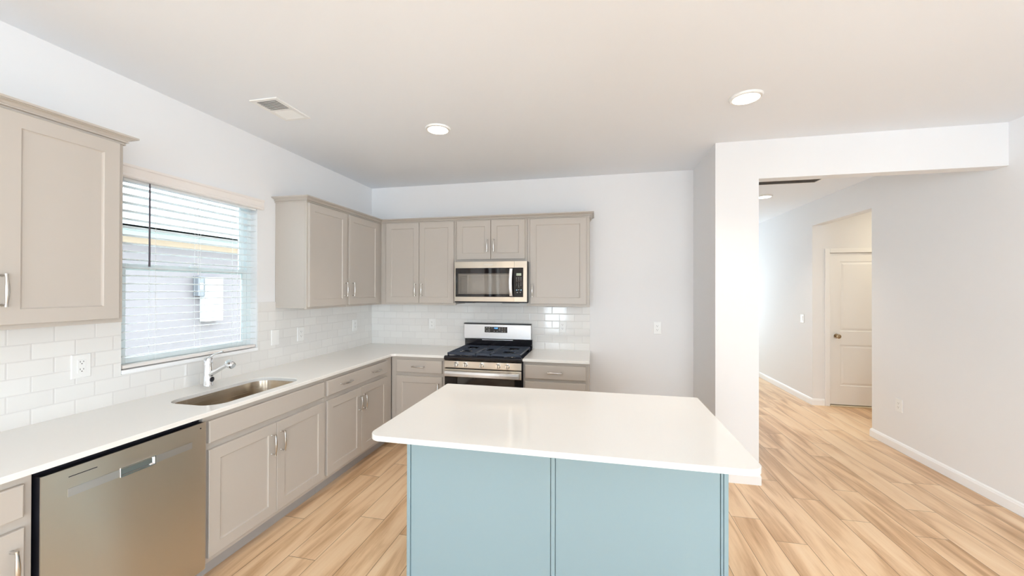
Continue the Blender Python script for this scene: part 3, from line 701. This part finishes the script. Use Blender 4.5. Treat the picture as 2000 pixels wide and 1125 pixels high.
# backguard
bgd = box(R(RX0 - 0.012, -0.062, 1.013), R(RX1 - 0.010, -0.012, 1.176), 0.006).build('backguard', M['steel_light'], rg)
box(R(RX0 - 0.012, -0.066, 1.1765), R(RX1 - 0.010, -0.010, 1.186), 0.003).build('backguard_cap', M['dark'], parent=bgd)
box(R(RX0, -0.052, 0.9225), R(RX1, -0.012, 1.0125)).build('back_riser', M['black'], rg)
box(R(1.395, -0.0565, 1.0015), R(1.745, -0.0525, 1.0075)).build('vent_lip', M['steel_light'], rg)
ds = box(R(1.428, -0.0645, 1.086), R(1.684, -0.0622, 1.149), 0.001).build('display', M['glass_black'], parent=bgd)
text_mesh('clock_digits', '12:00', 0.020, M['digits'], Matrix.Translation(R(1.556, -0.0652, 1.134)) @ FACE, bgd)
def marks(name, pts, sx_, sz_, y, parent, fn, mat=None):
    for x, z_ in pts: box(fn(x - sx_, y, z_ - sz_), fn(x + sx_, y - 0.0004, z_ + sz_)).build(name, mat or M['mark'], parent=parent)
marks('button_mark', [(1.453, 1.139), (1.481, 1.139), (1.512, 1.137), (1.481, 1.118), (1.453, 1.101), (1.481, 1.101), (1.598, 1.138), (1.598, 1.118), (1.628, 1.138), (1.628, 1.119), (1.628, 1.098), (1.658, 1.138), (1.658, 1.119), (1.658, 1.098), (1.538, 1.101), (1.570, 1.101), (1.598, 1.129)], 0.0065, 0.0018, -0.0647, bgd, R)
# burners and grates
for bx_, by_, br in ((1.345, -0.49, 0.045), (1.345, -0.22, 0.036), (1.577, -0.355, 0.050), (1.81, -0.49, 0.048), (1.81, -0.22, 0.034)):
    bu = MB().lathe(R(bx_, by_, 0.9125), (0, 0, 1), [(br + 0.008, 0), (br + 0.006, 0.006), (br - 0.006, 0.008), (br - 0.006, 0.010)]).build('burner', M['nickel'], rg, smooth=True)
    MB().lathe(R(bx_, by_, 0.9228), (0, 0, 1), [(br, 0), (br, 0.004), (br - 0.006, 0.007), (0.001, 0.007)]).build('burner_cap', M['iron'], parent=bu, smooth=True)
def grate(x0, x1, cols):
    mb = MB(); y0_, y1_ = -0.622, -0.085; zt_ = 0.9465; zb = 0.934; w_ = 0.011
    mb.box(R(x0, y0_, 0.9255), R(x1, y0_ + w_, zt_), 0.002); mb.box(R(x0, y1_ - w_, zb), R(x1, y1_, zt_), 0.002)
    mb.box(R(x0, y0_, zb), R(x0 + w_, y1_, zt_), 0.002); mb.box(R(x1 - w_, y0_, zb), R(x1, y1_, zt_), 0.002)
    nb = 9
    for k in range(1, nb):
        y = y0_ + (y1_ - y0_) * k / nb
        mid = k in (2, 3, 6, 7) if (x1 - x0) > 0.2 else k in (4, 5)
        if mid:
            c = (x0 + x1) / 2; hgap = 0.055 if (x1 - x0) > 0.2 else 0.03
            mb.box(R(x0, y - 0.006, zb), R(c - hgap, y + 0.006, zt_), 0.002); mb.box(R(c + hgap, y - 0.006, zb), R(x1, y + 0.006, zt_), 0.002)
        else: mb.box(R(x0, y - 0.006, zb), R(x1, y + 0.006, zt_), 0.002)
    if (x1 - x0) > 0.2:
        c = (x0 + x1) / 2
        mb.box(R(c - 0.006, -0.40, zb), R(c + 0.006, -0.31, zt_), 0.002)
    for x in (x0 + 0.006, x1 - 0.006):
        for y in (y0_ + 0.012, y1_ - 0.012): mb.box(R(x - 0.006, y - 0.006, 0.9126), R(x + 0.006, y + 0.006, zb + 0.002))
    return mb.build('grate', M['iron'], rg)
grate(1.213, 1.499, 2); grate(1.502, 1.646, 1); grate(1.649, 1.941, 2)

# ------------------------------------------------------------------ over-range microwave
mw = thing('microwave', 'stainless over-range microwave with black glass door', 'microwave', (1.5805, -0.20, 1.43))
def W(x, y, z): return (x - 1.5805, y + 0.20, z - 1.43)
MX0, MX1, MZ0, MZ1, MY = 1.1995, 1.9595, 1.432, 1.842, -0.400
hol = MB()
hol.box(W(MX0, -0.384, MZ0), W(MX0 + 0.02, -0.009, MZ1)); hol.box(W(1.80, -0.384, MZ0), W(MX1, -0.009, MZ1)); hol.box(W(MX0 + 0.02, -0.384, 1.735), W(1.80, -0.009, MZ1)); hol.box(W(MX0 + 0.02, -0.384, MZ0), W(1.80, -0.009, 1.50)); hol.box(W(MX0 + 0.02, -0.03, 1.50), W(1.80, -0.009, 1.735))
hol.build('case', M['dark'], mw)
# oven cavity seen through the door glass
cv = MB(); ca = [(1.235, 1.512), (1.785, 1.512), (1.785, 1.722), (1.235, 1.722)]; cb_ = [(1.27, 1.527), (1.757, 1.527), (1.757, 1.690), (1.27, 1.690)]
cv.loops([[W(x, -0.383, z) for x, z in ca], [W(x, -0.25, z) for x, z in ca], [W(x, -0.09, z) for x, z in ca]], cap0=False)
cv.build('cavity', simple('cavity_grey', (0.82, 0.80, 0.77), 0.5), mw)
gx0, gx1, gz0, gz1 = 1.212, 1.832, 1.484, 1.778   # glass area of the door
dm = MB()
for a, b_, c, d in ((MX0, gx0, MZ0 + 0.006, MZ1), (gx0, 1.829, gz1, MZ1), (gx0, 1.829, MZ0 + 0.006, gz0)): dm.box(W(a, MY, c), W(b_, -0.3845, d))
bmesh.ops.remove_doubles(dm.bm, verts=dm.bm.verts, dist=1e-5)
dmo = dm.build('door', M['steel'], mw)
gl = MB(); wx0, wx1, wz0, wz1 = 1.222, 1.792, 1.510, 1.722
for a, b_, c, d in ((gx0, wx0, gz0, gz1), (wx1, 1.829, gz0, gz1), (wx0, wx1, wz1, gz1), (wx0, wx1, gz0, wz0)): gl.box(W(a, MY + 0.001, c), W(b_, -0.3846, d))
gl.build('door_glass_border', M['glass_black'], parent=dmo)
box(W(wx0, MY + 0.003, wz0), W(wx1, MY + 0.006, wz1)).build('door_window', M['smoked'], parent=dmo)
fr2 = MB()
for i_, w_ in ((0.0, 0.0025), (0.010, 0.0015)):
    a, b_, c, d = 1.262 + i_, 1.762 - i_, 1.520 + i_, 1.690 - i_
    fr2.box(W(a, MY + 0.0075, c), W(b_, MY + 0.009, c + w_)); fr2.box(W(a, MY + 0.0075, d - w_), W(b_, MY + 0.009, d)); fr2.box(W(a, MY + 0.0075, c), W(a + w_, MY + 0.009, d)); fr2.box(W(b_ - w_, MY + 0.0075, c), W(b_, MY + 0.009, d))
fr2.build('window_screen_edge', M['grate_louver'], parent=dmo)
# bowed handle
lp = []
for k in range(13):
    t = k / 12 * 2 - 1; z = 1.631 + t * 0.137; y = MY - 0.016 - 0.020 * (1 - t * t); x = 1.803 + 0.004 * (1 - t * t) * -1
    lp.append([W(x - 0.017, y, z), W(x - 0.013, y - 0.007, z), W(x + 0.013, y - 0.007, z), W(x + 0.017, y, z), W(x + 0.012, y + 0.004, z), W(x - 0.012, y + 0.004, z)])
hm = MB().loops(lp)
for z in (1.503, 1.747): hm.box(W(1.794, MY - 0.020, z), W(1.812, MY + 0.0005, z + 0.012))
hm.build('handle', M['steel_light'], parent=dmo, smooth=True)
# control side
cpn = MB()
for a, b_, c, d in ((1.831, MX1, gz1, MZ1), (1.831, MX1, MZ0 + 0.006, gz0), (1.922, MX1, gz0, gz1)): cpn.box(W(a, MY, c), W(b_, -0.3845, d))
bmesh.ops.remove_doubles(cpn.bm, verts=cpn.bm.verts, dist=1e-5)
cpo2 = cpn.build('control_panel', M['steel'], mw)
box(W(1.831, MY + 0.001, gz0), W(1.9215, -0.3846, gz1)).build('keypad', M['glass_black'], parent=cpo2)
box(W(1.852, MY - 0.0002, 1.697), W(1.902, MY + 0.0009, 1.722)).build('lcd_window', M['lcd'], parent=cpo2)
rows = [['7', '8', '9'], ['4', '5', '6'], ['1', '2', '3']]
marks('function_mark', [(x, z) for x in (1.855, 1.877, 1.899) for z in (1.676, 1.662, 1.646)], 0.0055, 0.0013, MY + 0.0008, cpo2, W)
marks('function_mark', [(1.877, 1.556), (1.862, 1.530), (1.893, 1.530)], 0.006, 0.0016, MY + 0.0008, cpo2, W)
for rr_, z in ((('1', '2', '3'), 1.626), (('4', '5', '6'), 1.612), (('7', '8', '9'), 1.598), (('', '0', ''), 1.584)):
    for s_, x in zip(rr_, (1.855, 1.877, 1.899)):
        if s_: text_mesh('key_digit', s_, 0.009, M['mark'], Matrix.Translation(W(x, MY + 0.0004, z)) @ FACE, cpo2)
for x in (1.856, 1.900):
    MB().lathe(W(x, MY + 0.0009, 1.554), (0, -1, 0), [(0.007, 0), (0.007, 0.0005), (0.0001, 0.0005)], 16).build('round_key', simple('key_blue', (0.25, 0.45, 0.62), 0.4), parent=cpo2)
text_mesh('logo', 'Whirlpool', 0.021, M['mark'], Matrix.Translation(W(1.564, MY - 0.0006, 1.812)) @ FACE, dmo)
sw = MB(); sw.tube([W(1.564 + 0.030 * math.cos(a), MY - 0.0008, 1.811 + 0.013 * math.sin(a)) for a in [PI * (1.05 + 0.9 * k / 12) for k in range(13)]], 0.0008, 6); sw.build('logo_swirl', M['mark'], parent=dmo)
box(W(MX0 + 0.002, -0.392, 1.424), W(MX1 - 0.002, -0.012, 1.4315)).build('underside', M['dark'], mw)
for x in (1.235, 1.70): box(W(x, -0.37, 1.4195), W(x + 0.17, -0.24, 1.4238), 0.002).build('grease_filter', M['meter'], mw)

# ------------------------------------------------------------------ outlets and switches (local front faces -y)
def wall_plate(kind, label, loc, rz, wp=0.073, hp=0.120):
    nm = {'duplex': 'power_outlet', 'decora': 'power_outlet', 'switch': 'light_switch', 'blank': 'light_switch'}[kind]
    r = thing(nm, label, 'outlet' if nm == 'power_outlet' else 'light switch', loc, rz)
    MB().loops([[(-wp / 2 + i, y, -hp / 2 + i), (wp / 2 - i, y, -hp / 2 + i), (wp / 2 - i, y, hp / 2 - i), (-wp / 2 + i, y, hp / 2 - i)] for i, y in ((0, -0.0004), (0, -0.003), (0.003, -0.0058))]).build('cover_plate', M['plate'], r)
    if kind in ('duplex', 'decora'):
        if kind == 'decora': so = box((-0.017, -0.0085, -0.034), (0.017, -0.006, 0.034), 0.001).build('socket', M['plate'], r)
        else:
            mb = MB()
            for zc in (-0.0195, 0.0195):
                pl = [(0.0172 * math.cos(a), zc + max(-0.0135, min(0.0135, 0.0172 * math.sin(a)))) for a in [2 * PI * k / 24 for k in range(24)]]
                mb.loops([[(x, y, z) for x, z in pl] for y in (-0.006, -0.0085)])
            so = mb.build('socket', M['plate'], r)
        for zc in (-0.0195, 0.0195):
            box((-0.0078, -0.0089, zc), (-0.0056, -0.0084, zc + 0.0085)).build('slot', M['slot'], parent=so)
            box((0.0056, -0.0089, zc + 0.001), (0.0078, -0.0084, zc + 0.0078)).build('slot', M['slot'], parent=so)
            MB().lathe((0, -0.0084, zc - 0.0065), (0, -1, 0), [(0.0026, 0), (0.0026, 0.0005)], 10).build('ground_hole', M['slot'], parent=so)
    elif kind == 'switch':
        MB().loops([[(-0.0165, y0_, -0.033), (0.0165, y0_, -0.033), (0.0165, y1_, 0.033), (-0.0165, y1_, 0.033)] for y0_, y1_ in ((-0.006, -0.006), (-0.0075, -0.0105))]).build('rocker', M['plate'], r)
    for zc in ((-0.048, 0.048) if kind != 'duplex' else (0.0,)):
        MB().lathe((0, -0.0058, zc), (0, -1, 0), [(0.003, 0), (0.0025, 0.0008), (0.0001, 0.0009)], 12).build('screw', M['plate'], r)
    return r
XT = 0.0072
wall_plate('decora', 'white outlet on the tile between left edge and window', (XT, -2.679, 1.157), PI / 2, 0.080, 0.122)
wall_plate('blank', 'white switch plate on tile just right of the window', (XT, -1.434, 1.156), PI / 2, 0.080, 0.128)
wall_plate('decora', 'white outlet under the wall cabinet right of the window', (XT, -1.149, 1.152), PI / 2, 0.080, 0.124)
wall_plate('decora', 'white outlet on tile nearest the room corner', (XT, -0.341, 1.160), PI / 2, 0.080, 0.124)
wall_plate('duplex', 'white outlet on tile left of the range', (0.782, -0.0072, 1.162), 0, 0.078, 0.122)
wall_plate('duplex', 'white outlet on tile right of the range', (2.280, -0.0072, 1.162), 0, 0.076, 0.122)
wall_plate('duplex', 'white outlet on the bare wall of the fridge alcove', (3.241, -0.0002, 1.170), 0, 0.076, 0.126)
wall_plate('duplex', 'white low outlet on the long plain wall', (W2 - 0.0002, 0.297, 0.441), -PI / 2, 0.090, 0.124)
wall_plate('switch', 'white light switch on the wall beyond the header', (W2 - 0.0002, 2.088, 1.155), -PI / 2, 0.090, 0.122)

# ------------------------------------------------------------------ ceiling things
def downlight(label, x, y, power, r=0.095):
    t = thing('ceiling_light', label, 'ceiling light', (x, y, H))
    MB().lathe((0, 0, 0), (0, 0, -1), [(r, 0.0005), (r, 0.004), (r - 0.006, 0.012), (r - 0.018, 0.014), (r - 0.020, 0.013), (r - 0.020, 0.002)], 40, cap1=False).build('trim_ring', M['plate'], t, smooth=True)
    MB().lathe((0, 0, 0), (0, 0, -1), [(r - 0.0205, 0.003), (r - 0.0205, 0.0125), (0.03, 0.0155), (0.001, 0.016)], 40).build('lens', M['lamp'], t, smooth=True)
    l = bpy.data.lights.new('lamp_glow', 'AREA'); l.shape = 'DISK'; l.size = 2 * (r - 0.022); l.energy = power; l.color = (1.0, 0.89, 0.76); l.spread = math.radians(105)
    o = bpy.data.objects.new('lamp_glow', l); C.objects.link(o); o.parent = t; o.location = (0, 0, -0.0175)
downlight('round recessed ceiling light nearest the range', 1.465, -1.46, 3.2)
downlight('larger round recessed ceiling light near the header', 3.54, -1.51, 3.2)
downlight('small round recessed ceiling light beyond the header', 4.745, 1.36, 3.5)
# lamp of the side hall, out of the photograph's sight
hl = bpy.data.lights.new('hall_lamp', 'AREA'); hl.shape = 'DISK'; hl.size = 0.15; hl.energy = 6.5; hl.color = (1.0, 0.86, 0.62)
ho = bpy.data.objects.new('hall_lamp', hl); C.objects.link(ho); ho.location = (6.75, 1.2, H - 0.03)

vt = thing('ceiling_vent', 'white rectangular ceiling air vent above the sink side', 'air vent', (0.563, -1.965, H))
v0x, v1x, v0y, v1y = -0.105, 0.100, -0.155, 0.148
fr = MB()
fr.box((v0x, v0y, -0.008), (v1x, v0y + 0.028, -0.0003), 0.003); fr.box((v0x, v1y - 0.028, -0.008), (v1x, v1y, -0.0003), 0.003)
fr.box((v0x, v0y + 0.028, -0.008), (v0x + 0.03, v1y - 0.028, -0.0003), 0.003); fr.box((v1x - 0.03, v0y + 0.028, -0.008), (v1x, v1y - 0.028, -0.0003), 0.003)
fr.box((v0x + 0.03, -0.008, -0.007), (v1x - 0.03, 0.006, -0.0003)); fr.build('frame', M['plate'], vt)
box((v0x + 0.03, v0y + 0.028, -0.0012), (v1x - 0.03, v1y - 0.028, -0.0003)).build('duct', M['grille_dark'], vt)
lo = MB()
for k in range(8):
    y = v0y + 0.034 + k * 0.0145
    lo.loops([[(x, y, -0.0080), (x, y + 0.0050, -0.0084), (x, y + 0.0095, -0.0020), (x, y + 0.0065, -0.0016)] for x in (v0x + 0.03, v1x - 0.03)])
for k in range(8):
    y = 0.012 + k * 0.0138
    lo.loops([[(x, y + 0.0125, -0.0075), (x, y + 0.0135, -0.0072), (x, y + 0.0015, -0.0022), (x, y, -0.0025)] for x in (v0x + 0.03, v1x - 0.03)])
lo.build('louvers', M['plate'], vt)
rt_ = thing('return_grille', 'long white and dark return air grille on the ceiling past the header', 'air vent', (4.70, 0.66, H))
g = MB(); g.box((-0.62, -0.105, -0.010), (0.33, -0.078, -0.0003), 0.002); g.box((-0.62, 0.070, -0.010), (0.33, 0.098, -0.0003), 0.002); g.box((-0.62, -0.078, -0.010), (-0.595, 0.070, -0.0003)); g.box((0.302, -0.078, -0.010), (0.33, 0.070, -0.0003)); g.build('frame', M['plate'], rt_)
box((-0.595, -0.078, -0.0012), (0.302, 0.070, -0.0003)).build('duct', M['grille_dark'], rt_)
g = MB()
for k in range(6):
    y = -0.066 + k * 0.0245
    g.loops([[(x, y, -0.007), (x, y + 0.0015, -0.0075), (x, y + 0.006, -0.002), (x, y + 0.0045, -0.0016)] for x in (-0.595, 0.302)])
g.build('louvers', simple('louver_taupe', (0.30, 0.27, 0.255), 0.6), rt_)
